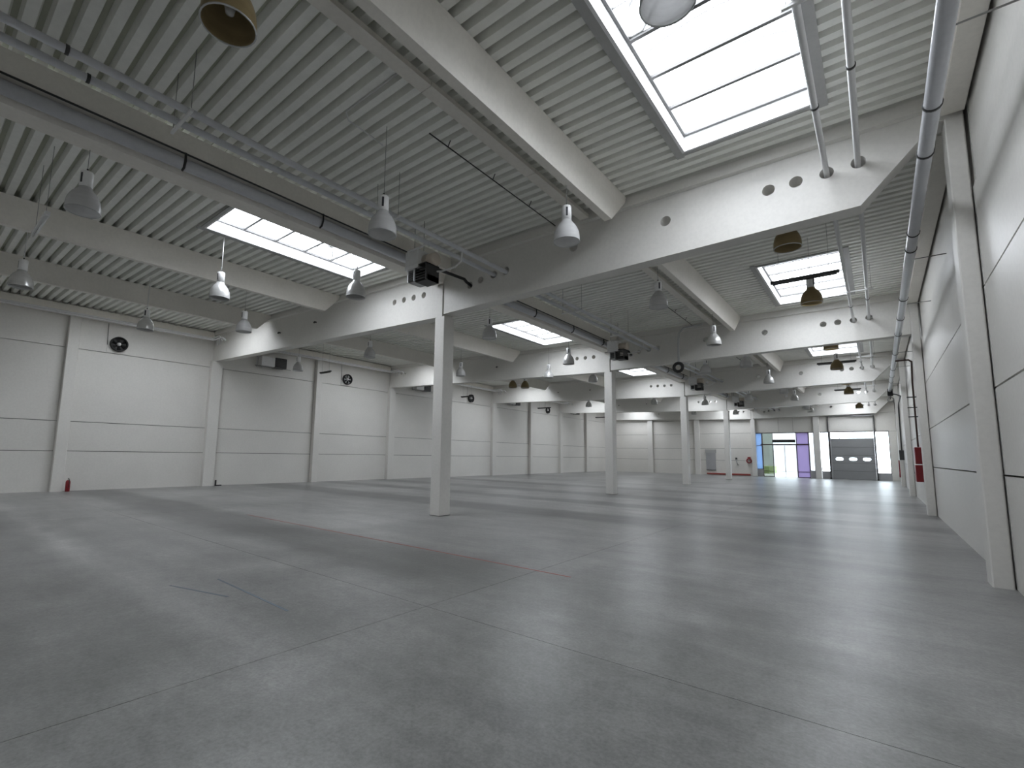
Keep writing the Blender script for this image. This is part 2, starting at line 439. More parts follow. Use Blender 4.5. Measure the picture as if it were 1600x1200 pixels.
# opening gear of two rooflights
def opener(x0, x1, y, z, label):
    e = empty('vent_opener', ((x0+x1)/2, y, z), label, 'opener')
    MB().tube([(x0+.25, y, z), (x0+.75, y-.35, z+.12)], .025, 8).build('lever_arm', M_WHITEB, e)
    MB().tube([(x0+.25, y+.5, z), (x0+.75, y+.15, z+.15)], .025, 8).build('lever_arm', M_WHITEB, e)
    MB().tube([(x0+.75, y-.35, z+.12), (x0+.75, y+.55, z+.15)], .022, 8).build('shaft', M_WHITEB, e)
    MB().box(x0+.70, x0+.82, y, y+.18, z+.04, z+.22).build('motor', M_WHITEB, e)
    for q in (-.1, .5): MB().tube([(x0+.25, y+q, z), (x0+.05, y+q, z)], .02, 8).build('bracket', M_WHITEB, e)
opener(*SKY_R, 5.95, ZR+.33, 'white lever opener inside the nearest right aisle rooflight')
opener(*SKY_L, 7.75, 7.70+.33, 'white lever opener inside the nearest left aisle rooflight')

# ------------------------------------------------------------------ frame: columns, pilasters, girders, purlins
def column(k):
    y0, y1 = AX[k]-.225, AX[k]+.225
    if k == 4: y0, y1 = YF-.45, YF-.005
    n = k+1
    e = empty('column', (-10.305, (y0+y1)/2, 0), ('slender white concrete column, %s from the viewer in the middle row' % ORD[k]) if 0 <= k < 4 else ('white corner column where the far wall meets the glazing' if k == 4 else 'white concrete column of the middle row behind the viewer'), 'column', 'middle row columns')
    MB().cbox(-10.51, -10.10, y0, y1, 0, 6.04, .015).build('shaft', M_CONC, e)
    MB().box(-10.45, -10.21, y0+.005, y1-.005, 6.04, 7.05).build('neck', M_CONC, e)
    MB().box(-10.515, -10.095, y0-.005, y1+.005, 0, .012).build('base_grout', M_JOINT, e)
for k in range(-1, 5): column(k)

def pilaster(name, bx, label, group, c=.015):
    x0, x1, y0, y1, z1 = bx
    o = MB().cbox(x0, x1, y0, y1, 0, z1, c).build(name, M_CONC)
    return tag(o, label, 'pilaster', group)
nl = 0
for k in range(-2, 8):
    y = 10.525 + 6*k
    full = k % 2 == 0
    zt = 6.545 if full else 7.62
    vis = y > 2
    if vis: nl += 1
    pilaster('wall_pilaster', (XL+.006, -27.0, y-.33 if full else y-.2, y+.03+.18 if full else y+.2, zt),
             ('white pilaster on the left wall, %s from the viewer, %s' % (ORD[nl-1], 'carrying a roof girder' if full else 'between two girders')) if vis else 'white pilaster on the left wall behind the viewer', 'left wall pilasters')
for k in range(-1, 4):
    y = AX[k]
    pilaster('wall_pilaster', (1.17, XR-.02, y-.225, y+.225, 7.365),
             ('white pilaster on the right wall, %s from the viewer' % ORD[k]) if k >= 0 else 'white pilaster on the right wall behind the viewer', 'right wall pilasters')
pilaster('wall_pilaster', (-21.8, -21.2, YF-.3, YF-.006, 6.40), 'white pilaster on the far wall nearer the left corner', 'far wall pilasters')
pilaster('wall_pilaster', (-16.35, -15.8, YF-.3, YF-.006, 6.24), 'white pilaster on the far wall nearer the glazing', 'far wall pilasters')
pilaster('wall_pilaster', (-4.95, -4.46, YF-.25, YF-.006, 6.18), 'white pilaster between entrance glazing and overhead door', 'far wall pilasters')

def girder(k):
    y = AX[k]
    if k == 4: y = YF - .30
    yw0, yw1, yf0, yf1 = y-.19, y+.19, y-.30, y+.30
    if k == 4: yf1 = y+.28
    # right aisle
    full = k == 1
    if full: out = [(-10.17,6.12),(1.165,6.285),(1.165,7.37),(1.395,7.37),(1.395,ZR-.25),(-10.17,ZR-.25)]
    else: out = [(-10.17,6.12),(.03,6.27),(.90,7.20),(1.02,7.372),(1.395,7.372),(1.395,ZR-.25),(-10.17,ZR-.25)]
    holes = [(-9.11,6.80,.10),(-8.70,6.88,.10),(-8.22,6.93,.11),(-7.78,6.94,.11),(-5.65,7.05,.115),(-3.355,7.03,.115),(-1.356,7.05,.11),(-.90,7.055,.11),(-.42,7.055,.11),(.044,7.08,.11)]
    ex = ['%s girder from the viewer' % ORD[k]] if k >= 0 else ['girder behind the viewer']
    w1 = plate(out, holes, yw0, yw1)
    e = empty('roof_girder', (-4.4, y, 6.12), 'white concrete roof girder over the right aisle, %s%s' % (ex[0], ', square end' if full else ''), 'girder', 'right aisle girders')
    w1.build('web', M_CONC, e, recalc=False)
    MB().prism([(yw0,ZR-.25),(yf0,ZR-.235),(yf0,ZR-.006),(yf1,ZR-.006),(yf1,ZR-.235),(yw1,ZR-.25)], 'x', -10.17, 1.395).build('flange', M_CONC, e)
    # left aisle
    zl = lambda x: 6.06 + (-10.44-x)*.0294
    zt = lambda x: zdeck(x) - .006
    xa, xb = -10.44, XL+.012
    out = [(xb,zl(xb)),(xa,zl(xa)),(xa,zt(xa)-.20),(xb,zt(xb)-.20)]
    holes = [(x, z, .10) for x, z in ((-12.54,6.95),(-12.05,6.94),(-11.57,6.92),(-11.09,6.91))] + [(-26.0,7.45,.05),(-25.6,7.44,.05)]
    e = empty('roof_girder', (-18.8, y, 6.2), 'white concrete roof girder over the left aisle, %s' % ex[0], 'girder', 'left aisle girders')
    plate(out, holes, yw0, yw1).build('web', M_CONC, e, recalc=False)
    mb = MB()
    sec = lambda x: [(x,yw0,zt(x)-.20),(x,yf0,zt(x)-.185),(x,yf0,zt(x)),(x,yf1,zt(x)),(x,yf1,zt(x)-.185),(x,yw1,zt(x)-.20)]
    mb.loft([sec(xb), sec(xa)]); mb.build('flange', M_CONC, e)
    for x in (-20.25, -17.37):
        MB().tube([(x, yw0-.005, 7.05), (x, yw0-.09, 7.05), (x, yw0-.11, 7.00)], .035, 8).build('cast_in_hook', M_DARK, e)
for k in range(-1, 5): girder(k)

def purlin(xc, k, label, group, top=.23, bot=.085, depth=.69):
    y0, y1 = AX[k-1]+.31, AX[k]-.31
    if k == 4: y1 = YF-.58
    zt = min(zdeck(xc-top), zdeck(xc+top)) - .004
    zb = zt - depth
    def sec(y, z):
        hw = bot + (top-bot)*(z-zb)/depth
        return [(xc-hw,y,z),(xc+hw,y,z),(xc+top,y,zt),(xc-top,y,zt)]
    mb = MB().loft([sec(y0, zt-.12), sec(y0+.5, zb), sec(y1-.5, zb), sec(y1, zt-.12)])
    return tag(mb.build('purlin', M_PURL), label, 'beam', group)
bayname = lambda k: ('%s bay from the viewer' % ORD[k]) if k >= 0 else 'bay behind the viewer'
for k in range(-1, 5):
    purlin(-4.43, k, 'tapered off-white purlin beam over the right aisle, %s' % bayname(k), 'right aisle purlins')
    purlin(-15.85, k, 'tapered off-white purlin beam over the left aisle nearer the columns, %s' % bayname(k), 'left aisle purlins')
    purlin(-21.2, k, 'tapered off-white purlin beam over the left aisle nearer the wall, %s' % bayname(k), 'left aisle purlins')
    y0, y1 = AX[k-1]+.31, AX[k]-.31
    if k == 4: y1 = YF-.58
    v_ = MB().prism([(-10.75,7.60),(-9.78,7.76),(-9.78,7.36),(-10.02,7.30),(-10.10,7.06),(-10.55,7.06),(-10.62,7.30),(-10.75,7.36)], 'y', y0, y1).build('valley_beam', M_PURL)
    tag(v_, 'wide grey-white valley beam above the middle columns, %s' % bayname(k), 'beam', 'valley beams')
    v_ = MB().box(XL+.012, XL+.24, y0, y1, 7.63, 8.07).build('edge_beam', M_PURL)
    tag(v_, 'off-white edge beam along the top of the left wall, %s' % bayname(k), 'beam', 'edge beams')
    v_ = MB().box(1.13, 1.40, y0, y1, 7.38, 7.82).build('edge_beam', M_PURL)
    tag(v_, 'off-white edge beam along the top of the right wall, %s' % bayname(k), 'beam', 'edge beams')
    # shallow cable duct beside the right aisle purlin
    e = empty('cable_duct', (-5.27, (y0+y1)/2, 7.6), 'flat pale cable duct beside the right aisle purlin, %s' % bayname(k), 'cable duct', 'cable ducts')
    yy_ = y0
    while yy_ < y1 - .1:
        yb = min(yy_+3.0, y1); MB().box(-5.40, -5.16, yy_+.006, yb-.006, 7.63, 7.72).build('duct_length', M_PURL, e); yy_ = yb
    for q in range(4):
        yq = y0 + 1.4 + q*2.9; MB().tube([(-5.28, yq, 7.72), (-5.28, yq, 7.86)], .012, 6).build('hanger', M_WIRE, e)

# ------------------------------------------------------------------ far glazing, entrance and overhead door
YG = YF + .06
def pane(x0, x1, z0, z1, mat, par): MB().box(x0, x1, YG-.006, YG+.006, z0, z1).build('pane', mat, par)
def bar(x0, x1, z0, z1, par, mat=None, name='frame_bar', d=.05): MB().box(x0, x1, YG-d, YG+d, z0, z1).build(name, mat or M_FRAME, par)
def glazed(n, x0, x1, zs, label, mat, midbar=None):
    e = empty('window_%d' % n, ((x0+x1)/2, YG, 0), label, kind='structure')
    MB().box(x0, x1, YG-.08, YG+.08, 0, zs).build('sill_panel', M_GREYP, e)
    bar(x0, x0+.05, zs, 4.62, e); bar(x1-.05, x1, zs, 4.62, e); bar(x0+.05, x1-.05, zs, zs+.05, e); bar(x0+.05, x1-.05, 4.54, 4.62, e)
    if midbar: bar(x0+.05, x1-.05, midbar-.025, midbar+.025, e)
    pane(x0+.05, x1-.05, zs+.05, 4.54, mat, e)
    return e
nw = nwin
glazed(nw+1, -10.24, -9.56, .76, 'narrow blue tinted window at the left end of the entrance glazing', M_BLUE, 3.25)
glazed(nw+2, -5.42, -4.96, .70, 'narrow clear window left of the far wall pilaster', M_GLASS)
glazed(nw+3, -4.45, -3.66, .66, 'tall clear window left of the overhead door', M_GLASS)
glazed(nw+4, -.20, .86, .62, 'tall clear window right of the overhead door', M_GLASS)
# entrance screen
e = empty('door_1', (-7.5, YG, 0), 'glazed entrance screen with double doors, tinted sidelights and dark header', kind='structure')
for x in (-9.55, -8.62, -6.50, -5.46): bar(x, x+.05, 0, 4.62, e, name='mullion')
bar(-9.5, -5.46, 4.54, 4.62, e, name='head_rail')
bar(-9.7, -5.36, 3.31, 3.42, e, name='transom', d=.09)
bar(-9.5, -8.62, .0, .06, e); bar(-6.45, -5.46, .0, .06, e)
bar(-9.5, -8.62, .56, .61, e); bar(-6.45, -5.46, .56, .61, e)
pane(-9.5, -8.62, .06, 3.31, M_SMOKE, e); pane(-9.5, -8.62, 3.42, 4.54, M_SMOKE, e)
pane(-6.45, -5.46, .06, 3.31, M_LILAC, e); pane(-6.45, -5.46, 3.42, 4.54, M_LILAC, e)
pane(-8.57, -6.50, 3.42, 4.54, M_GLASS, e)
for a, b in ((-8.57, -7.545), (-7.525, -6.50)):
    d = empty('door_leaf', ((a+b)/2-e.location.x, 0, 0)); d.parent = e
    MB().box(a+.04, b-.04, YG-.006, YG+.006, .04, 3.29).build('pane', M_GLASS, d)
    for q in ((a, a+.04, .01, 3.3), (b-.04, b, .01, 3.3), (a+.04, b-.04, .01, .04), (a+.04, b-.04, 3.27, 3.3)):
        MB().box(q[0], q[1], YG-.03, YG+.03, q[2], q[3]).build('stile', M_GALV, d)
ac = empty('air_curtain', (-7.53, YF-.2, 3.55), 'dark air curtain unit above the entrance doors', 'air curtain')
MB().box(-8.53, -6.54, YF-.30, YF-.02, 3.57, 3.86).build('casing', M_DARK, ac, bevel=.02)
for i in range(12): MB().box(-8.47+i*.16, -8.36+i*.16, YF-.312, YF-.302, 3.62, 3.80).build('grille_slot', M_BLACK, ac)
# sectional overhead door
od = empty('door_2', (-1.92, YF+.02, 0), 'grey sectional overhead door with three oval lights', kind='structure')
hs = [0, .80, 1.56, 2.32, 3.08, 3.86]
for i in range(5):
    z0, z1 = hs[i]+.014, hs[i+1]-.014
    holes = []
    if i == 2: holes = [(-2.98,), (-1.93,), (-.88,)]
    if holes:
        cu = MB()
        # panel with three rounded openings
        outer = [(-3.58,z0),(-.26,z0),(-.26,z1),(-3.58,z1)]
        c2 = bpy.data.curves.new('tmp','CURVE'); c2.dimensions = '2D'; c2.fill_mode = 'BOTH'; c2.extrude = .022
        def sp(pts):
            q = c2.splines.new('POLY'); q.points.add(len(pts)-1); q.use_cyclic_u = True
            for ii, pp in enumerate(pts): q.points[ii].co = (pp[0], pp[1], 0, 1)
        sp(outer)
        for (hx,) in holes:
            sp([(hx + math.copysign(abs(math.cos(a_))**.55, math.cos(a_))*.30, 1.95 + math.copysign(abs(math.sin(a_))**.7, math.sin(a_))*.15) for a_ in [2*math.pi*ii/24 for ii in range(24)]])
        ob = bpy.data.objects.new('tmp', c2); me = ob.to_mesh()
        cu.add([(v_.co.x, YF+.0-v_.co.z, v_.co.y) for v_ in me.vertices], [tuple(p_.vertices) for p_ in me.polygons])
        ob.to_mesh_clear(); bpy.data.objects.remove(ob); bpy.data.curves.remove(c2)
        pn = cu.build('door_section', M_DOOR, od, recalc=False)
        for (hx,) in holes: MB().box(hx-.31, hx+.31, YF-.004, YF+.004, 1.79, 2.11).build('oval_light', M_GLASS, pn)
    else:
        pn = MB().box(-3.58, -.26, YF-.022, YF+.022, z0, z1).build('door_section', M_DOOR, od)
MB().box(-3.58, -.26, YF+.026, YF+.04, .0, 1.74).build('door_core', M_GREYD, od); MB().box(-3.58, -.26, YF+.026, YF+.04, 2.16, 3.88).build('door_core', M_GREYD, od)
for q in ((-3.66,-3.585),(-.255,-.195)): MB().box(*q, YF-.03, YF+.1, 0, 4.62).build('jamb', M_GREYP, od)
MB().box(.865, XR, YF, YF+.14, 0, 4.60).build('wall_panel', M_FAR, wf)
MB().box(.865, XR+.3, YF+.14, YF+.35, 0, 4.61).build('wall_backing', M_JOINT, wf)
bar(-3.58, -.26, 3.88, 3.94, od, M_GREYP, 'lintel_bar'); bar(-3.58, -.26, 4.55, 4.62, od)
bar(-2.9, -2.86, 3.94, 4.55, od, M_GALV)
pane(-3.58, -.26, 3.94, 4.55, M_GLASS, od)
for x in (-3.74, -.16):
    MB().box(x-.04, x+.04, YF-.16, YF-.03, 0, 6.25).build('guide_rail', M_DARK if x else M_DARK, od)
    MB().box(x-.07, x+.07, YF-.22, YF-.03, 0, .12).build('rail_foot', M_BLACK, od)
MB().tube([(-3.9, YF-.2, 6.16), (0, YF-.2, 6.16)], .05, 8).build('torsion_shaft', M_GALV, od)
MB().box(-2.0, -.3, YF-.30, YF-.08, 6.05, 6.17).build('counterweight_box', M_GREYP, od)
MB().box(-3.62, -.26, YF-.03, YF-.005, 4.66, 6.05).build('lintel_panel', M_WALL, od)
# outside the glazing
go = tag(MB().box(-80, 70, YF+.36, YF+90, -.3, -.04).build('outside_paving', M_PAVE), 'pale paved yard outside the far glazing', kind='structure')
tag(MB().box(-14.5, -11.2, YF+14, YF+20, -.05, .9).build('grass_bank', M_GRASS), 'green grass bank across the yard outside', 'grass bank')
fa = empty('building', (-24, YF+32, 0), 'pale low building across the yard outside', 'building')
MB().box(-42, -8, YF+30, YF+36, 0, 7).build('wall', M_FACADE, fa)
for i in range(8): MB().box(-40+i*4, -37.6+i*4, YF+29.93, YF+30.01, 2.2, 4.0).build('window', M_GREYP, fa)

# far wall odds and ends
e = empty('niche_panel', (-14.7, YF, .5), 'grey shuttered service panel set in the far wall', 'panel')
MB().box(-15.22, -14.22, YF-.05, YF-.006, .50, 2.45).build('shutter', M_GREYP, e)
MB().box(-15.30, -14.14, YF-.09, YF-.006, 2.45, 2.82).build('shutter_box', M_TRIM, e)
MB().box(-15.22, -14.22, YF-.08, YF-.05, .50, .56).build('bottom_rail', M_DARK, e)
tag(MB().prism([(YF-.08, .05), (YF-.006, .05), (YF-.006, .22), (YF-.08, .2)], 'x', -15.18, -10.8).build('kerb_rail', M_REDP), 'long red kerb rail low along the far wall', 'rail')
e = empty('hose_hook', (-12.1, YF-.05, 1.2), 'dark grey hook bracket on the far wall beside the last column', 'hook')
MB().box(-12.2, -12.02, YF-.10, YF-.006, 1.72, 1.95).build('back_plate', M_DARK, e)
MB().tube([(-12.1, YF-.08, 1.75), (-12.05, YF-.14, 1.45), (-11.98, YF-.14, 1.25), (-11.95, YF-.08, 1.15)], .05, 8).build('hook_arm', M_TRIM, e)

def ring(c, r, tr, axis='x', n=22, m_=8):
    mb = MB(); rings = []
    for i in range(n+1):
        a_ = 2*math.pi*i/n
        pr = []
        for j in range(m_):
            b_ = 2*math.pi*j/m_; rr = r + tr*math.cos(b_); h = tr*math.sin(b_)
            a1, b1 = rr*math.cos(a_), rr*math.sin(a_)
            pr.append((c[0]+h, c[1]+a1, c[2]+b1) if axis == 'x' else ((c[0]+a1, c[1]+h, c[2]+b1) if axis == 'y' else (c[0]+a1, c[1]+b1, c[2]+h)))
        rings.append(pr)
    mb.loft(rings, False, True); return mb
e = empty('hose_reel', (-10.86, YF-.14, 1.3), 'red hose reel on the far wall beside the corner column', 'hose reel')
MB().box(-11.0, -10.72, YF-.1, YF-.006, 1.80, 2.02).build('bracket', M_RED, e)
ring((-10.86, YF-.14, 1.62), .22, .06, 'y').build('coiled_hose', M_RED, e)

# ------------------------------------------------------------------ pendant lamps
def lamp_proto(kind):
    e = empty('pendant_lamp', (0, 0, 0))
    sm = {'clear': M_CLEAR, 'alu': M_SHADE, 'amber': M_AMBER}[kind]
    prof = [(.250,0),(.252,.05),(.248,.12),(.236,.19),(.212,.26),(.176,.325),(.135,.375),(.105,.41),(.098,.44)]
    inner = [(r-.008, z) for r, z in reversed(prof)]
    sh = MB().lathe(prof + inner + [prof[0]], n=28).build('shade', sm, e)
    ring((0,0,.004), .248, .009, 'z', 28, 6).build('rim', M_GALV, sh)
    h = MB().lathe([(.0,.73),(.085,.73),(.095,.715),(.095,.44),(.0,.44)], n=20).build('ballast_housing', M_BALLAST, e)
    MB().add([(.0955*math.cos(a_), .0955*math.sin(a_), z) for a_ in (-1.35,-1.15,-.95) for z in (.50,.68)], [(0,2,3,1),(2,4,5,3)]).build('rating_label', M_PRINT, h, recalc=False)
    MB().lathe([(.0,.40),(.03,.40),(.045,.30),(.055,.22),(.04,.14),(.0,.12)], n=12).build('bulb', M_TUBE, e)
    MB().tube([(0,0,.73),(0,0,.79)], .014, 8).build('hook', M_BLACK, e)
    return e
PROTO = {k: lamp_proto(k) for k in ('clear', 'alu', 'amber')}
LAMPS = {
 'close to the right wall': [(-1.25,4.18,5.97,'clear'),(-1.18,11.05,6.09,'amber'),(-1.14,15.12,5.97,'amber'),(-1.2,23.0,6.16,'amber'),(-1.24,27.1,5.97,'amber'),(-1.2,35.0,6.24,'amber'),(-1.21,37.5,5.97,'amber'),(-.95,48.4,5.97,'amber')],
 'beside the right aisle purlin': [(-4.72,1.72,5.97,'amber'),(-4.46,7.98,5.95,'clear'),(-4.48,13.05,5.95,'clear'),(-4.45,18.8,5.95,'alu'),(-4.42,24.1,5.97,'clear'),(-4.44,29.9,5.97,'alu'),(-4.44,35.5,6.0,'clear'),(-4.38,39.9,5.99,'alu'),(-4.46,47.8,6.0,'clear'),(-4.4,50.6,5.99,'alu')],
 'between right purlin and columns': [(-6.7,5.1,5.72,'clear'),(-6.36,24.8,5.97,'clear'),(-6.88,37.9,5.97,'clear')],
 'over the middle column line': [(-10.5,1.59,5.91,'clear'),(-10.5,7.22,5.91,'alu'),(-10.5,12.9,5.94,'clear'),(-10.5,18.6,5.90,'alu'),(-10.29,39.8,5.97,'alu'),(-10.2,49.8,5.97,'alu')],
 'left of the middle column line': [(-13.63,5.22,5.92,'alu'),(-13.7,22.1,6.05,'alu'),(-12.15,24.25,5.97,'alu'),(-13.4,37.4,5.97,'alu'),(-13.47,48.0,5.97,'alu')],
 'over the left aisle': [(-17.08,1.69,5.97,'alu'),(-17.0,7.35,5.97,'clear'),(-17.0,12.87,5.97,'clear'),(-17.0,18.6,5.97,'clear'),(-17.3,23.7,5.97,'amber'),(-16.75,24.3,5.97,'amber'),(-18.64,36.6,5.97,'alu')],
 'nearest the left wall': [(-19.75,5.3,6.0,'alu'),(-22.9,12.66,5.97,'clear')],
}
LOOK = {'clear': 'clear prismatic', 'alu': 'grey aluminium', 'amber': 'yellowed amber'}
for row, ls in LAMPS.items():
    for i, (x, y, z, kd) in enumerate(ls):
        y = round((y-.055)/.27)*.27 + .055
        o = copy_tree(PROTO[kd], (x, y, z)); o.name = 'pendant_lamp'
        tag(o, 'bell pendant lamp, %s shade, %s of the row %s' % (LOOK[kd], ORD[i], row), 'pendant lamp', 'pendant lamps ' + row)
        o.rotation_euler.z = random.uniform(-.5, .5)
        top = zdeck(x) + .004
        if abs(x+4.43) < .25: top = ZR - .698 + max(0, abs(x+4.43)-.085)/.145*.69
        if abs(x+10.3) < .28: top = 7.061
        rod = kd == 'alu' and y < 9
        MB().tube([(x, y, z+.79), (x, y, top)], .012 if rod else .005, 6).build('suspension_cable', M_PIPEW if rod else M_WIRE, o)
def purge(o):
    for c in list(o.children): purge(c)
    bpy.data.objects.remove(o)
for p_ in PROTO.values(): purge(p_)

# linear battens hung across the aisles
BAT = [((-1.92,-.46),14.1,6.35,'dark slim batten light below the second right aisle rooflight'),((-2.03,-.52),27.7,6.35,'dark slim batten light below the third right aisle rooflight'),((-2.0,-.6),38.8,6.35,'dark slim batten light in the fourth right aisle bay'),
 ((-24.8,-23.7),15.1,6.35,'grey batten light by the left wall, first beyond the nearest left girder'),((-25.5,-24.2),28.0,6.35,'grey batten light by the left wall beyond the second left girder'),((-25.3,-23.8),39.0,6.35,'grey batten light by the left wall beyond the third left girder'),((-25.5,-24.2),51.6,6.35,'grey batten light by the left wall nearest the far wall'),((-13.42,-11.93),1.45,6.2,'white batten light with bare tube at the near left')]
for (a, b), y, z, lab in BAT:
    y = round((y-.055)/.27)*.27 + .055
    e = empty('batten_light', ((a+b)/2, y, z), lab, 'batten light')
    white = 'white' in lab
    MB().box(a, b, y-.04, y+.04, z, z+.07).build('housing', M_WHITEB if white else M_DARK, e)
    MB().tube([(a+.05, y, z-.025), (b-.05, y, z-.025)], .016, 8).build('tube', M_TUBE if white else M_DARK, e)
    for x in (a+.2, b-.2): MB().tube([(x, y, z+.07), (x, y, zdeck(x)+.004)], .005, 6).build('hanger_wire', M_WIRE, e)

# ------------------------------------------------------------------ pipes
def run(name, pts, r, mat, label, cat='pipe', collars=(), group=None, n=12, cmat=None):
    e = empty(name, pts[0], label, cat, group)
    MB().tube(pts, r, n).build('pipe_run', mat, e)
    for y in collars:
        MB().lathe([(r+.001,-.02),(r+.012,-.02),(r+.012,.02),(r+.001,.02)], (pts[0][0], y, pts[0][2]), 14, False, 'y').build('collar', cmat or M_DARK, e)
    return e
run('heating_pipe', [(-.42,YB+.05,7.055),(-.42,YF-.02,7.055)], .045, M_PIPEW, 'white pipe through the girder holes near the right wall, further from the wall', collars=[8.2,20.2,32,44])
run('heating_pipe', [(.035,YB+.05,7.07),(.035,YF-.02,7.07)], .045, M_PIPEW, 'white pipe through the girder holes nearest the right wall', collars=[7.6,19.6,31,43])
run('heating_pipe', [(-7.78,YB+.05,6.90),(-7.78,YF-.02,6.90)], .055, M_PIPE, 'pale grey pipe right of the middle columns, further from the columns', collars=[0.9])
run('heating_pipe', [(-8.22,YB+.05,6.93),(-8.22,YF-.02,6.93)], .055, M_PIPE, 'pale grey pipe right of the middle columns, nearer the columns', collars=[1.2])
dp = run('drain_pipe', [(.78,YB+.05,6.15),(.78,38.6,6.15)], .088, M_DUCT, 'thick grey drain pipe high along the right wall', collars=[3.6,7.6,8.8,11.9,12.8,16.7,19,21.4,25.2,29.5,32,34.2], cmat=M_DARK)
for y in (1.5, 6.5, 14, 18, 26, 30, 36.5): MB().tube([(.78, y, 6.235), (.78, y, 6.30), (XR-.004, y, 6.30)], .012, 6).build('wall_bracket', M_WIRE, dp)
for k in range(-1, 5):
    y0, y1 = AX[k-1]+.3, AX[k]-.9
    e = run('drain_pipe', [(-9.88,y0,7.19),(-9.88,y1,7.19)], .115, M_DUCT, 'thick grey drain pipe under the valley beam, %s' % bayname(k), group='valley drain pipes')
    for q in range(4):
        y = y0 + 1.2 + q*2.9
        MB().tube([(-9.76, y, 7.36), (-9.745, y, 7.19), (-9.80, y, 7.08), (-9.88, y, 7.06)], .022, 6).build('strap', M_BLACK, e)
    MB().tube([(-9.77, y0, 7.35), (-9.77, y1, 7.35)], .018, 6).build('support_rail', M_DARK, e)
# struts that carry the pipe pairs
def strut(xa, xb, y, z, label, g):
    e = empty('pipe_hanger', ((xa+xb)/2, y, z), label, 'pipe hanger', g)
    MB().box(xa, xb, y-.02, y+.02, z-.04, z).build('strut', M_WHITEB, e)
    for x in (xa+.05, xb-.05): MB().tube([(x, y, z), (x, y, ZR+.02)], .006, 6).build('threaded_rod', M_WIRE, e)
for i, y in enumerate((2.3, 6.3, 14.5, 18.5, 26.5, 30.5, 38.5)):
    strut(-8.42, -7.58, y, 6.843, 'white strut under the pipe pair right of the columns, %s from the viewer' % ORD[i], 'column side pipe hangers')
for i, y in enumerate((6.0, 18.2, 30.2, 42.2)):
    strut(-.56, .19, y, 7.008, 'white strut under the pipe pair by the right wall, %s from the viewer' % ORD[i], 'wall side pipe hangers')
# thin wall pipes on the left
for k in range(-1, 5):
    y0, y1 = AX[k-1]+.3, AX[k]-.2
    for j, (x, z) in enumerate(((-26.88, 7.70), (-26.70, 7.58))):
        e = empty('wall_pipe', (x, y0, z), 'bright steel pipe along the left wall, %s of the pair, %s' % (('outer', 'inner')[j], bayname(k)), 'pipe', 'left wall pipes')
        xe = (-26.0, -25.6)[j]
        MB().tube([(x, y0, z), (x, y1-.35, z), (x+.08, y1-.25, z), (xe-.08, y1-.25, z), (xe, y1-.2, z-.06), (xe, y1-.12, 7.45)], .042, 8).build('pipe_run', M_CHROME, e)
        MB().tube([(xe-.3-.15*j, y1-.25, z), (xe-.3-.15*j, y1-.25, 7.25)], .018, 6).build('drop_leg', M_PIPE, e)
# thin dark conduits under the deck
for k in range(0, 3):
    y = 12*k
    e = empty('conduit', (-6.1, 5.7+y, 7.7), 'thin dark conduit under the right aisle deck, %s' % bayname(k), 'conduit', 'deck conduits')
    MB().tube([(-6.1, 5.7+y, 7.72), (-6.1, 10.2+y, 7.70)], .013, 6).build('conduit_run', M_DARK, e)
    for q in range(3): MB().tube([(-6.1, 6.2+q*1.4+y, 7.72), (-6.04, 6.2+q*1.4+y, 7.828)], .010, 6).build('clip', M_DARK, e)
e = empty('lamp_conduit', (-7.1, 4.5, 7.75), 'short bent pale conduit feeding a lamp in the nearest bay', 'conduit')
MB().tube([(-5.5, 4.47, 7.81), (-6.95, 4.47, 7.81), (-7.08, 4.62, 7.79), (-7.1, 5.0, 7.79), (-7.15, 5.45, 7.79)], .014, 6).build('conduit_run', M_PIPEW, e)
# gooseneck with exhaust hose drop in the second bay
e = empty('gooseneck_pipe', (-6.7, 21.9, 5.9), 'grey gooseneck drop pipe with black hose end before the second girder', 'pipe')
MB().tube([(-5.65,21.9,7.66),(-6.1,21.9,7.64),(-6.45,21.9,7.62),(-6.66,21.9,7.40),(-6.70,21.9,7.1),(-6.72,21.9,6.1)], .045, 8).build('drop_pipe', M_GALV, e)
ring((-6.74, 21.9, 5.85), .19, .07, 'y').build('hose_coil', M_BLACK, e)

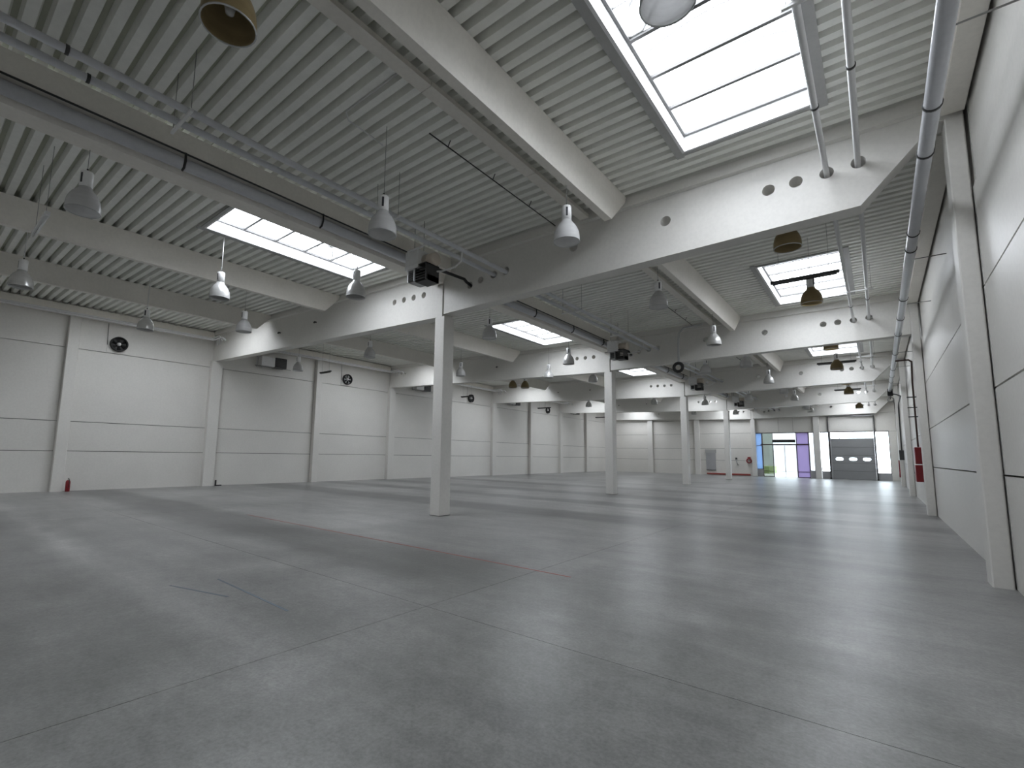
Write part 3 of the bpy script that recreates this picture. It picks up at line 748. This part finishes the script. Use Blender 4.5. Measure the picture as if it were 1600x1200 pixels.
# ------------------------------------------------------------------ unit heaters on the columns
def heater(k):
    y = 8.15 + 12*k
    e = empty('unit_heater', (-9.0, y, 5.95), 'white unit heater with dark louvres hung before the %s middle column' % ORD[k], 'heater', 'unit heaters at the columns')
    MB().box(-9.22, -8.74, y-.26, y+.30, 6.58, 7.0).build('casing', M_WHITEB, e, bevel=.03)
    MB().tube([(-8.75, y+.05, 6.72), (-8.38, y+.05, 6.72)], [.18,.165], 18).build('fan_motor', M_BEIGE, e)
    MB().box(-9.18, -8.70, y-.28, y-.02, 6.48, 6.58).build('collar', M_WHITEB, e)
    for j, (xa, xb, za, zb) in enumerate(((-9.10,-8.84,6.16,6.48), (-8.83,-8.42,6.12,6.56))):
        fr = MB().box(xa, xb, y-.20, y+.20, za, zb-.30).box(xa, xa+.03, y-.26, y+.2, za, zb).box(xb-.03, xb, y-.26, y+.2, za, zb).box(xa, xb, y-.26, y+.2, zb-.03, zb).build('louvre_frame', M_GALV if j == 0 else M_DARK, e)
        for q in range(5):
            z = za + .05 + q*(zb-za-.1)/5
            MB().add([(xa+.03,y-.26,z),(xb-.03,y-.26,z),(xb-.03,y-.14,z+.05),(xa+.03,y-.14,z+.05),(xa+.03,y-.26,z-.012),(xb-.03,y-.26,z-.012),(xb-.03,y-.14,z+.038),(xa+.03,y-.14,z+.038)], [(0,1,2,3),(7,6,5,4),(0,4,5,1),(1,5,6,2),(2,6,7,3),(3,7,4,0)]).build('slat', M_DARK, fr)
    MB().tube([(-8.22,y-.45,6.90),(-8.4,y-.45,6.86),(-8.95,y-.4,6.90),(-9.0,y-.2,7.0)], .022, 6).build('feed_pipe', M_PIPEW, e)
    MB().tube([(-7.78,y+.35,6.90),(-7.80,y+.35,6.62),(-7.95,y+.30,6.48),(-8.3,y+.15,6.40),(-8.6,y+.1,6.45)], .024, 6).build('return_pipe', M_PIPEW, e)
    MB().tube([(-8.75,y+.3,6.58),(-9.0,y+.6,6.80),(-9.11,AX[k]-.45,6.92),(-9.11,AX[k]-.34,6.86),(-9.11,AX[k]-.1,6.80)], .045, 8).build('drain_hose', M_BLACK, e)
    for x in (-9.15, -8.8): MB().tube([(x, y, 7.0), (x, y, ZR)], .008, 6).build('hanger_rod', M_WIRE, e)
for k in range(4): heater(k)

# ------------------------------------------------------------------ left wall equipment
def fan(y, first, lab):
    e = empty('wall_fan', (XL, y, 6.35), lab, 'fan', 'left wall fans')
    x = XL + .02
    MB().box(XL+.002, XL+.03, y-.42, y+.42, 6.26, 7.10).build('mounting_plate', M_WALL, e)
    MB().lathe([(.0,.0),(.30,.0)], (x+.012, y, 6.68), 24, False, 'x').build('opening', M_BLACK if first else M_TUBE, e, recalc=False)  # pale disc paints in daylight showing through; the first fan gets black
    MB().lathe([(.30,.0),(.30,.16),(.345,.16),(.345,.0)], (x+.01, y, 6.68), 24, False, 'x').build('shroud', M_BLACK, e)
    MB().lathe([(.0,.15),(.07,.15),(.085,.05),(.085,.0)], (x+.01, y, 6.68), 16, False, 'x').build('hub', M_WHITEB, e)
    for i in range(6):
        a_ = i*math.pi/3 + .3; b_ = a_ + .55
        pts = []
        for ang, xx in ((a_, .03), (b_, .11)):
            for rr in (.08, .285): pts.append((x+xx, y+rr*math.cos(ang), 6.68+rr*math.sin(ang)))
        pts2 = [(p_[0]+.008, p_[1], p_[2]) for p_ in pts]
        MB().add(pts+pts2, [(0,1,3,2),(6,7,5,4),(0,4,5,1),(1,5,7,3),(3,7,6,2),(2,6,4,0)]).build('blade', M_BLACK, e)
    MB().tube([(x+.02, y-.42, 6.6), (x+.02, y-.45, 7.6)], .012, 6).build('cable', M_WIRE, e)
for i, y in enumerate((6.18, 18.69, 31.29, 43.86)):
    fan(y, i == 0, 'round %s wall fan on the left wall, %s from the viewer' % ('black' if i == 0 else 'black bladed bright-backed', ORD[i]))
def wall_heater(y, lab):
    e = empty('wall_heater', (XL+.3, y, 6.65), lab, 'heater', 'left wall heaters')
    MB().box(XL+.05, XL+.50, y-.75, y+.05, 6.68, 7.22).build('casing', M_WHITEB, e, bevel=.02)
    MB().box(XL+.05, XL+.54, y+.06, y+.72, 6.66, 7.24).build('outlet_box', M_DARK, e)
    for q in range(6): MB().box(XL+.54, XL+.57, y+.09, y+.69, 6.70+q*.09, 6.75+q*.09).build('slat', M_BLACK, e)
    MB().tube([(XL+.3, y-1.0, 6.66), (XL+.3, y+1.1, 6.66)], .02, 6).build('support_bar', M_WIRE, e)
    for q in (-.9, -.6): MB().tube([(XL+.25, y+q, 6.6), (XL+.25, y+q, 7.25)], .03, 8).build('feed_pipe', M_PIPE, e)
for i, y in enumerate((13.45, 25.3, 37.4, 49.4)): wall_heater(y, 'white wall heater with black louvred outlet high on the left wall, %s from the viewer' % ORD[i])

# ------------------------------------------------------------------ small things at floor level and on the right wall
def extinguisher(x, y, z, lab):
    e = empty('fire_extinguisher', (x, y, z), lab, 'extinguisher')
    MB().lathe([(.0,0),(.075,0),(.082,.02),(.082,.40),(.065,.455),(.03,.48),(.0,.485)], (x,y,z), 18).build('cylinder', M_RED, e)
    MB().lathe([(.0,.48),(.022,.48),(.022,.53),(.0,.53)], (x,y,z), 10).build('valve', M_GALV, e)
    MB().box(x-.015, x+.10, y-.012, y+.012, z+.54, z+.56).build('lever', M_BLACK, e)
    MB().tube([(x+.02,y+.01,z+.52),(x+.11,y+.02,z+.50),(x+.12,y+.02,z+.30),(x+.10,y+.02,z+.15)], .012, 6).build('hose', M_BLACK, e)
extinguisher(-26.88, 4.86, 0, 'red fire extinguisher on the floor by the nearest left pilaster')
e = empty('hydrant_cabinet', (1.28, 27.6, .96), 'red steel hydrant cabinet of two stacked boxes on the right wall', 'cabinet')
MB().box(1.17, XR-.006, 27.15, 28.05, .96, 1.66).build('lower_box', M_RED, e, bevel=.01)
MB().box(1.19, XR-.006, 27.20, 28.00, 1.70, 2.40).build('upper_box', M_RED, e, bevel=.01)
MB().box(1.162, 1.17, 27.95, 28.0, 1.28, 1.36).build('latch', M_BLACK, e)
e = empty('sprinkler_riser', (1.3, 27.6, 2.4), 'dark brown riser pipe dropping to the red hydrant cabinet', 'pipe')
MB().tube([(.80,26.6,6.05),(1.22,26.6,6.05),(1.32,26.75,5.98),(1.33,27.3,5.6),(1.33,27.6,5.2),(1.33,27.6,2.42)], .035, 8).build('pipe_run', M_BROWN, e)
for z in (4.55, 4.1, 3.7): MB().box(1.1, XR-.005, 27.56, 27.64, z, z+.04).build('pipe_bracket', M_DARK, e)
e = empty('sprinkler_riser', (1.3, 45.7, 1.9), 'dark riser pipe by the far end of the right wall', 'pipe')
MB().tube([(.80,38.95,6.0),(1.1,39.3,5.95),(1.3,39.8,5.9),(1.33,44.6,5.9),(1.33,45.7,5.7),(1.3,45.7,2.3)], .04, 8).build('pipe_run', M_DARK, e)
MB().box(1.15, XR-.006, 45.5, 45.9, 1.9, 2.6).build('valve_box', M_DARK, e)
MB().box(.66, .92, 38.62, 39.05, 5.82, 6.28).build('valve_set', M_DARK, e, bevel=.04)
ring((.79, 38.85, 5.62), .14, .028, 'y').build('hand_wheel', M_GALV, e)
MB().tube([(.79,38.85,5.82),(.79,38.85,5.62)], .02, 6).build('valve_stem', M_DARK, e)
tag(MB().box(1.22, XR-.006, 52.2, 52.8, .5, 1.9).build('alarm_cabinet', M_RED, bevel=.02), 'narrow red cabinet on the right wall near the overhead door', 'cabinet')
e = empty('floor_bracket', (-26.95, 10.85, 0), 'small black bracket at the foot of the second left pilaster', 'bracket')
MB().box(-26.98, -26.92, 10.78, 10.84, 0, .30).build('upright', M_BLACK, e); MB().box(-26.98, -26.92, 10.84, 11.1, 0, .05).build('foot', M_BLACK, e)
# painted marks on the floor
tag(MB().box(-14.2, -3.7, 6.60, 6.632, .0005, .002).build('floor_line', M_REDP), 'thin worn red line painted across the floor', 'floor line')
M_BLUEP = plain('blue_floor_paint', (.15,.185,.22), .6)
for a, b, lab in (((-7.37,3.09),(-5.34,3.03),'faint blue paint stroke on the pale floor patch, nearer the red line'), ((-7.49,2.53),(-6.4,2.82),'faint blue paint stroke on the pale floor patch, nearer the viewer')):
    tag(MB().prism([(a[0],a[1]-.012),(b[0],b[1]-.016),(b[0],b[1]+.016),(a[0],a[1]+.012)], 'z', .0005, .002).build('floor_mark', M_BLUEP), lab, 'floor mark')
